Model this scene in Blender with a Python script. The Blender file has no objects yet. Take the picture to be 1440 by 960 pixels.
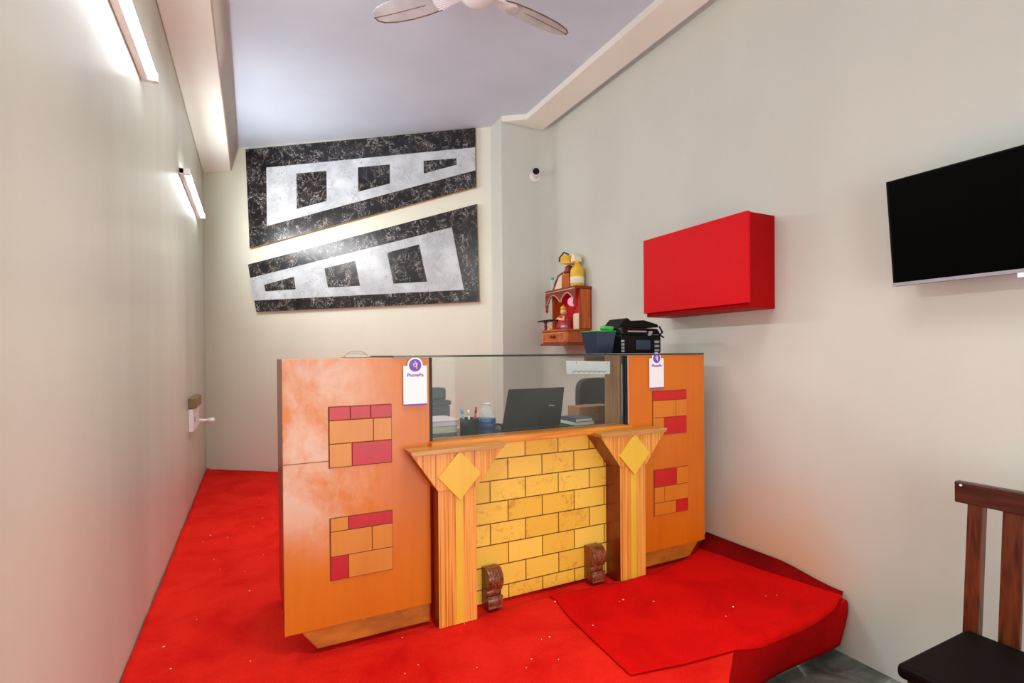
import bpy, bmesh, math, random
from mathutils import Vector, Matrix, noise
random.seed(7)
sc = bpy.context.scene
col = sc.collection
PI = math.pi

# ------------------------------------------------------------------ materials
def lin(c):
    def f(v):
        v /= 255.0
        return v / 12.92 if v <= .04045 else ((v + .055) / 1.055) ** 2.4
    return (f(c[0]), f(c[1]), f(c[2]), 1)

def new_mat(name):
    m = bpy.data.materials.new(name); m.use_nodes = True
    nt = m.node_tree
    return m, nt, nt.nodes['Principled BSDF']

def coords(nt, scale=(1, 1, 1), rot=(0, 0, 0), loc=(0, 0, 0)):
    g = nt.nodes.new('ShaderNodeNewGeometry')      # world position: real surfaces that never move
    mp = nt.nodes.new('ShaderNodeMapping')
    mp.inputs['Scale'].default_value = scale
    mp.inputs['Rotation'].default_value = rot
    mp.inputs['Location'].default_value = loc
    nt.links.new(g.outputs['Position'], mp.inputs['Vector'])
    return mp.outputs['Vector']

def noise_tex(nt, vec, scale, detail=4, dist=0.0, rough=.5):
    n = nt.nodes.new('ShaderNodeTexNoise')
    n.inputs['Scale'].default_value = scale; n.inputs['Detail'].default_value = detail
    n.inputs['Distortion'].default_value = dist; n.inputs['Roughness'].default_value = rough
    nt.links.new(vec, n.inputs['Vector'])
    return n.outputs['Fac']

def ramp(nt, fac, stops, interp='LINEAR'):
    r = nt.nodes.new('ShaderNodeValToRGB'); cr = r.color_ramp; cr.interpolation = interp
    while len(cr.elements) < len(stops): cr.elements.new(.5)
    for e, (p, c) in zip(cr.elements, stops): e.position = p; e.color = c
    nt.links.new(fac, r.inputs['Fac'])
    return r.outputs['Color']

def mixc(nt, fac, a, b, mode='MIX'):
    m = nt.nodes.new('ShaderNodeMix'); m.data_type = 'RGBA'; m.blend_type = mode
    for s, v in ((0, fac), (6, a), (7, b)):
        if hasattr(v, 'links'): nt.links.new(v, m.inputs[s])
        else: m.inputs[s].default_value = v
    return m.outputs[2]

def bump(nt, b, height, strength=.2, dist=.01):
    n = nt.nodes.new('ShaderNodeBump'); n.inputs['Strength'].default_value = strength
    n.inputs['Distance'].default_value = dist
    nt.links.new(height, n.inputs['Height']); nt.links.new(n.outputs['Normal'], b.inputs['Normal'])

def plain(name, c, rough=.5, metal=0, spec=.5, emit=0, trans=0, coat=0, var=.06, vscale=20, alpha=1):
    m, nt, b = new_mat(name)
    c = lin(c)
    v = noise_tex(nt, coords(nt), vscale, 3)
    lo = tuple(x * (1 - var) for x in c[:3]) + (1,); hi = tuple(min(1, x * (1 + var)) for x in c[:3]) + (1,)
    nt.links.new(ramp(nt, v, [(.3, lo), (.7, hi)]), b.inputs['Base Color'])
    b.inputs['Roughness'].default_value = rough; b.inputs['Metallic'].default_value = metal
    b.inputs['Specular IOR Level'].default_value = spec
    b.inputs['Transmission Weight'].default_value = trans; b.inputs['Coat Weight'].default_value = coat
    b.inputs['Alpha'].default_value = alpha
    if emit:
        b.inputs['Emission Color'].default_value = c; b.inputs['Emission Strength'].default_value = emit
    return m

def wall_paint(name, c, c2, rough=.45, streak=(1, 1, .25), smudge_bounce=None):
    m, nt, b = new_mat(name)
    f = noise_tex(nt, coords(nt, streak), 2.2, 5)
    colr = ramp(nt, f, [(.32, lin(c2)), (.68, lin(c))])
    if smudge_bounce:
        # peach smudges low on the wall, with the carpet's bounce light painted in
        g = nt.nodes.new('ShaderNodeNewGeometry'); s = nt.nodes.new('ShaderNodeSeparateXYZ')
        nt.links.new(g.outputs['Position'], s.inputs[0])
        h = nt.nodes.new('ShaderNodeMapRange'); h.inputs['From Min'].default_value = .55; h.inputs['From Max'].default_value = .05
        nt.links.new(s.outputs['Z'], h.inputs['Value'])
        n2 = noise_tex(nt, coords(nt, (1, 1, 1.6), loc=(3.1, .4, 0)), 2.6, 4)
        n2 = ramp(nt, n2, [(.3, (.25, .25, .25, 1)), (.55, (1, 1, 1, 1))])
        mu = nt.nodes.new('ShaderNodeMath'); mu.operation = 'MULTIPLY'
        nt.links.new(h.outputs['Result'], mu.inputs[0]); nt.links.new(n2, mu.inputs[1])
        mu2 = nt.nodes.new('ShaderNodeMath'); mu2.operation = 'MULTIPLY'; mu2.inputs[1].default_value = .85
        yy = nt.nodes.new('ShaderNodeMapRange'); yy.inputs['From Min'].default_value = 1.25; yy.inputs['From Max'].default_value = 1.6
        nt.links.new(s.outputs['Y'], yy.inputs['Value'])
        mu0 = nt.nodes.new('ShaderNodeMath'); mu0.operation = 'MULTIPLY'
        nt.links.new(mu.outputs[0], mu0.inputs[0]); nt.links.new(yy.outputs[0], mu0.inputs[1])
        nt.links.new(mu0.outputs[0], mu2.inputs[0])
        colr = mixc(nt, mu2.outputs[0], colr, lin(smudge_bounce))
    nt.links.new(colr, b.inputs['Base Color'])
    b.inputs['Roughness'].default_value = rough
    bump(nt, b, noise_tex(nt, coords(nt, (1, 1, .6)), 9, 4), .12, .01)
    return m

def carpet_mat(name, c, dark):
    m, nt, b = new_mat(name)
    f = noise_tex(nt, coords(nt), 3.5, 8, .6, .62)
    base = ramp(nt, f, [(.34, lin(dark)), (.58, lin(c))])
    fine = noise_tex(nt, coords(nt), 260, 2)
    base = mixc(nt, .35, base, ramp(nt, fine, [(.3, (.35, .35, .35, 1)), (.7, (1, 1, 1, 1))]), 'MULTIPLY')
    nt.links.new(base, b.inputs['Base Color'])
    b.inputs['Roughness'].default_value = .95; b.inputs['Specular IOR Level'].default_value = .08
    bump(nt, b, fine, .5, .004)
    return m

def lacquer(name, c, c2, pale=None):
    m, nt, b = new_mat(name)
    f = noise_tex(nt, coords(nt, (1, 1, .5)), 2.4, 5, .4)
    base = ramp(nt, f, [(.3, lin(c2)), (.7, lin(c))])
    streak = noise_tex(nt, coords(nt, (14, 14, .8)), 3, 4)
    base = mixc(nt, .25, base, ramp(nt, streak, [(.3, (.72, .68, .6, 1)), (.7, (1, 1, 1, 1))]), 'MULTIPLY')
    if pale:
        # pale reflection painted into the colour, upper left of the board
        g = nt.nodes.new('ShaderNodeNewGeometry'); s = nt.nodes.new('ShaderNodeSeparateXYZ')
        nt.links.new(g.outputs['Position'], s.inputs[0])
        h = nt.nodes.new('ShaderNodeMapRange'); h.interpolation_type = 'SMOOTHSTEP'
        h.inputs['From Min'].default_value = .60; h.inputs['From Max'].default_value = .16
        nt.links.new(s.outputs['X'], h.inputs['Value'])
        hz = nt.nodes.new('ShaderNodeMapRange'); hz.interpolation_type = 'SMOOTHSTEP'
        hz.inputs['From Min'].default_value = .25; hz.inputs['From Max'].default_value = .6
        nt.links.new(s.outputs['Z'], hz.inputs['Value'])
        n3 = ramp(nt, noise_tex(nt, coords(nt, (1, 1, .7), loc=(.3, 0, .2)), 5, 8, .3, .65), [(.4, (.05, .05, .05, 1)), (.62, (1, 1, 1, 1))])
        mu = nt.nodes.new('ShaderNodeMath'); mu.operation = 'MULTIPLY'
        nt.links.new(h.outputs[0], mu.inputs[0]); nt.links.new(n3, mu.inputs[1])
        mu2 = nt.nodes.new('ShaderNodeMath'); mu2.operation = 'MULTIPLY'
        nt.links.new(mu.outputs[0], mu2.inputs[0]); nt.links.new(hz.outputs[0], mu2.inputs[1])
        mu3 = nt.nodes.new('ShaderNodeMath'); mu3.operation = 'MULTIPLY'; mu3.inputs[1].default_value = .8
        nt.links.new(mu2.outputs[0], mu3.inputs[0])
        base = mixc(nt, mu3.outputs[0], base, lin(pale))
    nt.links.new(base, b.inputs['Base Color'])
    b.inputs['Roughness'].default_value = .38
    bump(nt, b, noise_tex(nt, coords(nt, (1, 1, .5)), 22, 6), .10, .006)
    return m

def laminate(name):
    m, nt, b = new_mat(name)
    f = noise_tex(nt, coords(nt, (1, 1, .012)), 95, 3, 0, .7)
    base = ramp(nt, f, [(.28, lin((150, 66, 14))), (.45, lin((212, 134, 46))), (.6, lin((234, 168, 76))), (.75, lin((204, 116, 34)))])
    nt.links.new(base, b.inputs['Base Color']); b.inputs['Roughness'].default_value = .4
    return m

def wood(name, c, c2, axis_scale=(18, 18, 1), rough=.35):
    m, nt, b = new_mat(name)
    f = noise_tex(nt, coords(nt, axis_scale), 3, 6, .8)
    nt.links.new(ramp(nt, f, [(.3, lin(c2)), (.65, lin(c))]), b.inputs['Base Color'])
    b.inputs['Roughness'].default_value = rough
    return m

def brick_mat(name):
    m, nt, b = new_mat(name)
    g = nt.nodes.new('ShaderNodeNewGeometry'); s = nt.nodes.new('ShaderNodeSeparateXYZ'); cx = nt.nodes.new('ShaderNodeCombineXYZ')
    nt.links.new(g.outputs['Position'], s.inputs[0]); nt.links.new(s.outputs['X'], cx.inputs['X'])
    nt.links.new(s.outputs['Z'], cx.inputs['Y'])
    mp = nt.nodes.new('ShaderNodeMapping'); mp.inputs['Location'].default_value = (-.047, .036, 0)
    nt.links.new(cx.outputs[0], mp.inputs['Vector'])
    t = nt.nodes.new('ShaderNodeTexBrick')
    t.inputs['Scale'].default_value = 1; t.inputs['Brick Width'].default_value = .178; t.inputs['Row Height'].default_value = .0953
    t.inputs['Mortar Size'].default_value = .0026; t.inputs['Mortar Smooth'].default_value = .1
    t.inputs['Color1'].default_value = lin((244, 202, 84)); t.inputs['Color2'].default_value = lin((232, 182, 62))
    t.inputs['Mortar'].default_value = lin((110, 62, 24)); t.offset = .5
    nt.links.new(mp.outputs[0], t.inputs['Vector'])
    sp = ramp(nt, noise_tex(nt, coords(nt), 26, 6, 1.2, .65), [(.52, (1, 1, 1, 1)), (.7, (.62, .42, .16, 1))])
    big = ramp(nt, noise_tex(nt, coords(nt), 6, 2), [(.48, (0, 0, 0, 1)), (.62, (1, 1, 1, 1))])
    c = mixc(nt, big, t.outputs['Color'], mixc(nt, .75, t.outputs['Color'], sp, 'MULTIPLY'))
    nt.links.new(c, b.inputs['Base Color']); b.inputs['Roughness'].default_value = .35
    inv = nt.nodes.new('ShaderNodeMath'); inv.operation = 'SUBTRACT'; inv.inputs[0].default_value = 1
    nt.links.new(t.outputs['Fac'], inv.inputs[1])
    bump(nt, b, inv.outputs[0], .5, .003)
    return m

def marble(name, base, veins, scale=9, width=.02, rough=.3):
    m, nt, b = new_mat(name)
    outc = lin(base)
    c = mixc(nt, ramp(nt, noise_tex(nt, coords(nt), 5, 4), [(.4, (0, 0, 0, 1)), (.7, (.5, .5, .5, 1))]), outc, tuple(min(1, x * 1.9 + .01) for x in outc[:3]) + (1,))
    for i, v in enumerate(veins):
        n = noise_tex(nt, coords(nt, loc=(i * 3.7, i * 1.3, i * 2.1)), scale * (1 + .45 * i), 3, 2.6, .55)
        w = width * (1 - .15 * i)
        line = ramp(nt, n, [(.5 - w, (0, 0, 0, 1)), (.5, (1, 1, 1, 1)), (.5 + w, (0, 0, 0, 1))])
        msk = ramp(nt, noise_tex(nt, coords(nt, loc=(7 + i, 2, 5)), 11, 2), [(.46, (0, 0, 0, 1)), (.58, (1, 1, 1, 1))])
        c = mixc(nt, mixc(nt, 1.0, line, msk, 'MULTIPLY'), c, lin(v))
    nt.links.new(c, b.inputs['Base Color']); b.inputs['Roughness'].default_value = rough
    return m

M = {}
M['wall_left'] = wall_paint('cream_wall_paint', (211, 212, 196), (190, 191, 175), .36, (1, .8, .16))
M['wall_right'] = wall_paint('warm_white_wall_paint', (213, 217, 208), (206, 210, 201), .55, (1, 1, .5), smudge_bounce=(222, 184, 142))
M['wall_back'] = wall_paint('pale_cream_wall_paint', (231, 231, 215), (226, 226, 209), .55)
M['ceiling'] = wall_paint('lavender_white_ceiling_paint', (205, 218, 234), (198, 211, 228), .6, (1, 1, 1))
M['trim'] = wall_paint('cream_trim_paint', (240, 240, 230), (234, 234, 224), .6)
M['fascia'] = wall_paint('taupe_baked_shade', (188, 172, 156), (176, 160, 144), .6)  # beam face turned from the tubes: its shade is put into the colour
M['stone'], nt, b = new_mat('grey_stone_floor')
nt.links.new(ramp(nt, noise_tex(nt, coords(nt), 7, 8, 1, .65), [(.34, lin((62, 68, 62))), (.56, lin((112, 118, 108))), (.7, lin((190, 194, 186)))]), b.inputs['Base Color'])
b.inputs['Roughness'].default_value = .45
M['carpet'] = carpet_mat('red_carpet', (234, 38, 24), (214, 18, 12))
M['mat'] = carpet_mat('deeper_red_carpet', (220, 10, 6), (200, 4, 3))
M['carpet_drape'] = carpet_mat('shaded_red_carpet_drop', (190, 4, 4), (164, 2, 3))  # shade on the hanging drop, painted as a darker red
M['carpet_rim'] = carpet_mat('shaded_red_carpet_rim', (140, 4, 6), (110, 2, 4))  # shading of the upturned rim, painted as a darker red
M['orange'] = lacquer('orange_lacquered_board', (216, 122, 4), (200, 102, 0), pale=(222, 198, 178))
M['orange2'] = lacquer('orange_lacquered_board_plain', (218, 116, 2), (202, 98, 0))
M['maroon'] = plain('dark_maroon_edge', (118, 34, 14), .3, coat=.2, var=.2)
M['kick'], nt, b = new_mat('scuffed_orange_kick_board')
sc_ = ramp(nt, noise_tex(nt, coords(nt, (1, 1, 5)), 16, 8, 1.0, .7), [(.63, (0, 0, 0, 1)), (.69, (1, 1, 1, 1))])
bs_ = ramp(nt, noise_tex(nt, coords(nt, (1, 1, 3)), 7, 4), [(.3, lin((150, 78, 10))), (.7, lin((196, 112, 22)))])
nt.links.new(mixc(nt, sc_, bs_, lin((222, 176, 110))), b.inputs['Base Color']); b.inputs['Roughness'].default_value = .5
M['tile_red'] = lacquer('crimson_tile', (196, 22, 44), (172, 8, 26))
M['tile_orange'] = lacquer('tan_tile', (216, 142, 54), (198, 120, 30))
M['tile_scarlet'] = lacquer('scarlet_tile', (206, 10, 10), (188, 4, 6))
M['tile_same'] = lacquer('orange_tile', (222, 130, 22), (206, 110, 8))
M['groove'] = plain('dark_groove', (120, 62, 16), .7)
M['laminate'] = laminate('striped_orange_laminate')
M['yellow'] = lacquer('yellow_laminate', (234, 190, 62), (222, 172, 46))
M['ledge'] = wood('raw_wood_ledge', (206, 152, 84), (170, 112, 52), (1.5, 20, 20))
M['sill'] = wood('orange_wood_sill', (222, 142, 44), (196, 110, 24), (1.5, 20, 20))
M['brick'] = brick_mat('yellow_brick_tiles')
M['carved'] = wood('carved_brown_wood', (150, 78, 44), (82, 32, 16), (20, 20, 6), .3)
M['brown'] = wood('brown_interior_board', (184, 132, 86), (150, 100, 60), (12, 12, 1), .5)
M['desk'] = wood('dark_desk_laminate', (84, 66, 58), (60, 46, 40), (3, 12, 12), .35)
M['black'] = plain('black_plastic', (8, 8, 10), .4, spec=.3)
M['matte_black'] = plain('matte_black', (6, 6, 7), .6, spec=.2)
M['screen'] = plain('black_screen', (1, 1, 1), .5, spec=.04)
M['charcoal'] = plain('charcoal_plastic', (46, 43, 42), .5, spec=.3)
M['chrome'] = plain('chrome', (210, 212, 215), .2, metal=1)
M['silver'] = plain('silver_plastic', (176, 180, 194), .35, metal=.4)
M['marble_black'] = marble('black_marble_laminate', (12, 12, 20), [(160, 146, 128), (196, 194, 198), (118, 100, 84)], 6.5, .022, .3)
M['marble_white'] = marble('white_marble_laminate', (182, 186, 190), [(204, 208, 212), (158, 162, 168)], 10, .05, .3)
M['edge'] = plain('tan_edge_band', (190, 150, 84), .5)
M['white'] = plain('white_plastic', (238, 238, 238), .4, var=.02)
M['fan'] = plain('fan_pale_enamel', (186, 190, 194), .35, var=.16, vscale=9)
M['fan_white'] = plain('fan_white_enamel', (224, 224, 228), .3, var=.03)
M['fan_rim'] = plain('fan_brown_trim', (120, 84, 58), .4, var=.3, vscale=14)
M['tube'] = plain('lit_tube', (246, 250, 255), .4, emit=18, var=0)
M['red_gloss'] = plain('flat_red_paint', (210, 10, 22), .5, spec=.12, var=.02)
M['red_shade'] = plain('red_paint_in_shade', (156, 0, 0), .5, spec=.08, var=.03)  # darker copy of the box red: shade on its sides painted in
M['wood_dark'] = wood('dark_red_brown_wood', (106, 50, 24), (52, 17, 8), (18, 18, 2), .3)
M['wood_rail'] = wood('dark_red_brown_rail_wood', (84, 30, 16), (48, 14, 7), (18, 2, 18), .3)
M['seat'] = plain('dark_brown_vinyl', (13, 5, 4), .6, spec=.1)
M['shrine'] = wood('orange_shrine_wood', (206, 106, 30), (170, 74, 16), (10, 10, 2), .35)
M['shrine_red'] = plain('red_brown_shrine_trim', (138, 40, 18), .4, var=.2)
M['shrine_in'] = plain('glowing_red_shrine_lining', (200, 24, 34), .5, emit=.12)  # faint glow painted into the lining, which is no lamp
M['silver_trim'] = plain('pale_beaded_trim', (206, 178, 150), .4)
M['pink'] = plain('glowing_pink_bulb', (255, 130, 150), .4, emit=1.2)
M['gold'] = plain('gold_yellow_pack', (232, 186, 42), .4, var=.12)
M['cream'] = plain('cream_paper', (238, 226, 196), .6)
M['teal'] = plain('teal_cap', (40, 190, 180), .4)
M['clear'] = plain('clear_plastic', (228, 238, 240), .1, var=0, alpha=.3)
M['navy'] = plain('navy_translucent_plastic', (30, 48, 70), .3, var=.1)
M['green'] = plain('bright_green_plastic', (40, 168, 60), .5, var=.2, vscale=40)
M['darkgreen'] = plain('dark_green_cover', (60, 84, 44), .5)
M['pinkpaper'] = plain('dusty_pink_folder', (206, 184, 190), .6)
M['blue'] = plain('blue_water_label', (18, 62, 128), .3, var=.2)
M['bluecover'] = plain('slate_blue_cover', (72, 80, 108), .5)
M['penblue'] = plain('pale_blue_pen', (120, 190, 224), .4)
M['penred'] = plain('red_pen', (190, 30, 44), .4)
M['card'] = plain('white_card', (240, 238, 240), .45, var=.015)
M['purple'] = plain('violet_print', (112, 66, 176), .5, var=.03)
M['greyprint'] = plain('grey_print', (150, 148, 154), .6)
M['carton'] = plain('brown_carton', (168, 118, 76), .7)
M['wire'] = plain('grey_wire', (150, 146, 144), .5)
M['lint'] = plain('white_lint', (230, 220, 214), .8)
M['olive'] = plain('olive_brown_switch', (128, 108, 66), .5)
M['led'] = plain('violet_standby_light', (150, 150, 255), .4, emit=3)
M['idolskin'] = plain('cream_figurine', (236, 206, 150), .5, var=.2)
M['idolred'] = plain('red_gold_cloth', (206, 60, 70), .6, var=.4, vscale=60)
M['glass'], nt, b = new_mat('grey_tinted_glass')
tr = nt.nodes.new('ShaderNodeBsdfTransparent'); tr.inputs['Color'].default_value = (.91, .94, .925, 1)
gl = nt.nodes.new('ShaderNodeBsdfGlossy'); gl.inputs['Roughness'].default_value = .02
df = nt.nodes.new('ShaderNodeBsdfDiffuse'); df.inputs['Color'].default_value = lin((196, 206, 200))
fr = nt.nodes.new('ShaderNodeFresnel'); fr.inputs['IOR'].default_value = 1.22
m1 = nt.nodes.new('ShaderNodeMixShader'); m2 = nt.nodes.new('ShaderNodeMixShader')
hz = ramp(nt, noise_tex(nt, coords(nt), 2.5, 3), [(.3, (.02, .02, .02, 1)), (.7, (.04, .04, .04, 1))])
nt.links.new(hz, m1.inputs[0]); nt.links.new(tr.outputs[0], m1.inputs[1]); nt.links.new(df.outputs[0], m1.inputs[2])
nt.links.new(fr.outputs[0], m2.inputs[0]); nt.links.new(m1.outputs[0], m2.inputs[1]); nt.links.new(gl.outputs[0], m2.inputs[2])
nt.links.new(m2.outputs[0], nt.nodes['Material Output'].inputs['Surface'])

# ------------------------------------------------------------------ builders
WL = {}     # world location of every unrotated object
def tag(o, label=None, cat=None, group=None, kind=None):
    for k, v in (('label', label), ('category', cat), ('group', group), ('kind', kind)):
        if v: o[k] = v
    return o
def thing(name, loc, label, cat, group=None):
    o = bpy.data.objects.new(name, None); col.objects.link(o); o.location = loc; o.empty_display_size = .1
    WL[o.name] = Vector(loc)
    return tag(o, label, cat, group)

class MB:
    def __init__(s): s.bm = bmesh.new()
    def _mi(s, faces, mi, smooth=False):
        for f in faces: f.material_index = mi; f.smooth = smooth
    def box(s, x0, x1, y0, y1, z0, z1, mi=0):
        v = [s.bm.verts.new((x, y, z)) for z in (z0, z1) for x, y in ((x0, y0), (x1, y0), (x1, y1), (x0, y1))]
        fs = [s.bm.faces.new([v[i] for i in q]) for q in ((3, 2, 1, 0), (4, 5, 6, 7), (0, 1, 5, 4), (1, 2, 6, 5), (2, 3, 7, 6), (3, 0, 4, 7))]
        s._mi(fs, mi); return fs          # order: bottom, top, -Y, +X, +Y, -X
    def hexa(s, b4, t4, mi=0):
        v = [s.bm.verts.new(p) for p in list(b4) + list(t4)]
        fs = [s.bm.faces.new([v[i] for i in q]) for q in ((3, 2, 1, 0), (4, 5, 6, 7), (0, 1, 5, 4), (1, 2, 6, 5), (2, 3, 7, 6), (3, 0, 4, 7))]
        s._mi(fs, mi); return fs
    def prism(s, pts, f0, f1, mi=0, smooth=False):
        """pts: 2-D outline; f0/f1 map (a,b) to the near and the far 3-D point"""
        a = [s.bm.verts.new(f0(*p)) for p in pts]; b = [s.bm.verts.new(f1(*p)) for p in pts]
        n = len(pts); fs = [s.bm.faces.new(a), s.bm.faces.new(b[::-1])]
        sd = []
        for i in range(n): sd.append(s.bm.faces.new((a[i], b[i], b[(i + 1) % n], a[(i + 1) % n])))
        s._mi(fs, mi); s._mi(sd, mi, smooth); return fs + sd
    def prism_y(s, pts, y0, y1, mi=0, smooth=False): return s.prism(pts, lambda a, b: (a, y0, b), lambda a, b: (a, y1, b), mi, smooth)
    def prism_x(s, pts, x0, x1, mi=0, smooth=False): return s.prism(pts, lambda a, b: (x0, a, b), lambda a, b: (x1, a, b), mi, smooth)
    def prism_z(s, pts, z0, z1, mi=0, smooth=False): return s.prism(pts, lambda a, b: (a, b, z0), lambda a, b: (a, b, z1), mi, smooth)
    def tube(s, p0, p1, r0, r1=None, n=16, mi=0, caps=True):
        r1 = r0 if r1 is None else r1
        p0, p1 = Vector(p0), Vector(p1); d = (p1 - p0).normalized()
        a = d.orthogonal().normalized(); b = d.cross(a)
        A = [s.bm.verts.new(p0 + r0 * (a * math.cos(t) + b * math.sin(t))) for t in [2 * PI * i / n for i in range(n)]]
        B = [s.bm.verts.new(p1 + r1 * (a * math.cos(t) + b * math.sin(t))) for t in [2 * PI * i / n for i in range(n)]]
        sd = [s.bm.faces.new((A[i], A[(i + 1) % n], B[(i + 1) % n], B[i])) for i in range(n)]
        s._mi(sd, mi, True)
        if caps: s._mi([s.bm.faces.new(A[::-1]), s.bm.faces.new(B)], mi)
    def lathe(s, c, prof, n=24, mi=0, axis='Z'):
        """prof: list of (radius, height) from bottom to top"""
        c = Vector(c); rings = []
        for r, h in prof:
            ring = []
            for i in range(n):
                t = 2 * PI * i / n; q = (r * math.cos(t), r * math.sin(t), h)
                if axis == 'X': q = (q[2], q[0], q[1])
                if axis == 'Y': q = (q[0], q[2], q[1])
                ring.append(s.bm.verts.new(c + Vector(q)))
            rings.append(ring)
        fs = []
        for A, B in zip(rings, rings[1:]):
            for i in range(n): fs.append(s.bm.faces.new((A[i], A[(i + 1) % n], B[(i + 1) % n], B[i])))
        s._mi(fs, mi, True)
        s._mi([s.bm.faces.new(rings[0][::-1]), s.bm.faces.new(rings[-1])], mi)
    def ball(s, c, r, mi=0, sc3=(1, 1, 1), n=20):
        k = bmesh.ops.create_uvsphere(s.bm, u_segments=n, v_segments=n // 2, radius=r, matrix=Matrix.Translation(c) @ Matrix.Diagonal((*sc3, 1)))
        fs = {f for v in k['verts'] for f in v.link_faces}; s._mi(fs, mi, True)
    def path(s, pts, r, n=8, mi=0):
        pts = [Vector(p) for p in pts]
        for a, b in zip(pts, pts[1:]): s.tube(a, b, r, r, n, mi)
        for p in pts[1:-1]: s.ball(p, r * 1.02, mi, n=8)
    def grid(s, fn, nu, nv, mi=0):
        V = [[s.bm.verts.new(fn(i / nu, j / nv)) for j in range(nv + 1)] for i in range(nu + 1)]
        fs = [s.bm.faces.new((V[i][j], V[i + 1][j], V[i + 1][j + 1], V[i][j + 1])) for i in range(nu) for j in range(nv)]
        s._mi(fs, mi, True)
    def build(s, name, mats, parent=None, bevel=0, solid=0, weld=False, seg=2):
        bm = s.bm
        if weld: bmesh.ops.remove_doubles(bm, verts=bm.verts, dist=1e-5)
        if not solid: bmesh.ops.recalc_face_normals(bm, faces=bm.faces)
        lo = Vector((min(v.co[i] for v in bm.verts) for i in range(3))); hi = Vector((max(v.co[i] for v in bm.verts) for i in range(3)))
        c = (lo + hi) / 2; c.z = lo.z
        for v in bm.verts: v.co -= c
        me = bpy.data.meshes.new(name); bm.to_mesh(me); bm.free()
        for m in (mats if isinstance(mats, (list, tuple)) else [mats]): me.materials.append(m)
        o = bpy.data.objects.new(name, me); col.objects.link(o)
        if parent: o.parent = parent; o.location = c - WL[parent.name]
        else: o.location = c
        WL[o.name] = c
        if solid:
            k = o.modifiers.new('thickness', 'SOLIDIFY'); k.thickness = solid; k.offset = -1
        if bevel:
            k = o.modifiers.new('bevel', 'BEVEL'); k.width = bevel; k.segments = seg; k.limit_method = 'ANGLE'; k.angle_limit = math.radians(35)
        return o
def B(name, dims, mat, parent=None, bevel=.002):
    m = MB(); m.box(*dims); return m.build(name, mat, parent, bevel)
def struct(o): o['kind'] = 'structure'; return o
def copy_tree(o, parent=None):
    c = o.copy(); col.objects.link(c)
    if parent: c.parent = parent
    WL[c.name] = WL[o.name]
    for ch in list(o.children): copy_tree(ch, c)
    return c
def text_mesh(body, size, mat, name, parent, loc, rot, ext=.0006):
    cu = bpy.data.curves.new(name, 'FONT'); cu.body = body; cu.size = size; cu.align_x = 'CENTER'; cu.align_y = 'CENTER'; cu.extrude = ext
    cu.offset = size * .012
    t = bpy.data.objects.new(name, cu); col.objects.link(t)
    dg = bpy.context.evaluated_depsgraph_get(); me = bpy.data.meshes.new_from_object(t.evaluated_get(dg))
    bpy.data.objects.remove(t); bpy.data.curves.remove(cu)
    me.materials.clear(); me.materials.append(mat)
    o = bpy.data.objects.new(name, me); col.objects.link(o); o.parent = parent
    o.location = Vector(loc) - WL[parent.name]; o.rotation_euler = rot; WL[o.name] = Vector(loc)
    return o

# ------------------------------------------------------------------ the room
XL, XR, ZC, ZF = -.415, 2.36, 3.11, -.259
FRONT = -1.7
E0 = Vector((1.903, 4.162)); EX = Vector((1, -.732)).normalized(); EN = Vector((.732, 1)).normalized()   # skewed back wall
CL = E0 + EX * ((XL - E0.x) / EX.x)
CR = E0

struct(B('floor', (XL - .1, XR + .1, FRONT, 6.1, ZF - .1, ZF), M['stone'], bevel=0))
m = MB(); m.prism_z([(XL - .1, FRONT), (XR + .1, FRONT), (XR + .1, 4.1), (2.0, 4.35), (XL - .1, 6.1)], ZC, ZC + .1); struct(m.build('ceiling', M['ceiling']))
struct(B('wall_left', (XL - .1, XL, FRONT, 6.05, ZF, ZC), M['wall_left'], bevel=0))
struct(B('wall_right', (XR, XR + .1, FRONT, 3.938, ZF, ZC), M['wall_right'], bevel=0))
m = MB(); o3 = EN * .1
m.prism_z([(CL.x, CL.y), (CR.x, CR.y), (CR.x + o3.x, CR.y + o3.y), (CL.x + o3.x, CL.y + o3.y)], ZF, ZC); struct(m.build('wall_back', M['wall_back']))
m = MB(); pf = [(XR - .1 + .1 * math.sin(a), 3.938 - .1 + .1 * math.cos(a)) for a in [PI / 2 * i / 12 for i in range(13)]]
m.prism_z([(1.897, 3.938)] + pf + [(XR + .1, 3.838), (XR + .1, 4.3), (1.903, 4.3)], ZF, ZC); struct(m.build('wall_pier', M['wall_right'], bevel=.004))
# plaster band along the right edge of the ceiling, with an open shadow gap beside the wall
m = MB(); m.prism_z([(2.07, FRONT), (2.296, FRONT), (2.296, 3.93), (1.897, 3.93), (2.07, 3.80)], 3.062, ZC); struct(m.build('trim_1', M['trim'], bevel=.002))
# dropped beam along the left wall
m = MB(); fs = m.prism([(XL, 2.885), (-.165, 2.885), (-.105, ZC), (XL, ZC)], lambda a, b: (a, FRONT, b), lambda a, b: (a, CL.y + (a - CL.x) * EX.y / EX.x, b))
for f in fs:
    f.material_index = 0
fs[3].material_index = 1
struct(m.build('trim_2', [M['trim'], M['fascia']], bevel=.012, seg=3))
# raised platform under the carpet
PLAT = [(XL, FRONT), (1.12, FRONT), (1.16, .2), (1.24, .8), (1.37, 1.24), (1.58, 1.41), (XR, 1.435), (XR, 3.938), (CR.x, 3.938), (CR.x, CR.y), (CL.x, CL.y)]
m = MB(); m.prism_z([p for p in PLAT], ZF, -.03); struct(m.build('trim_3', M['stone']))

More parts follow.
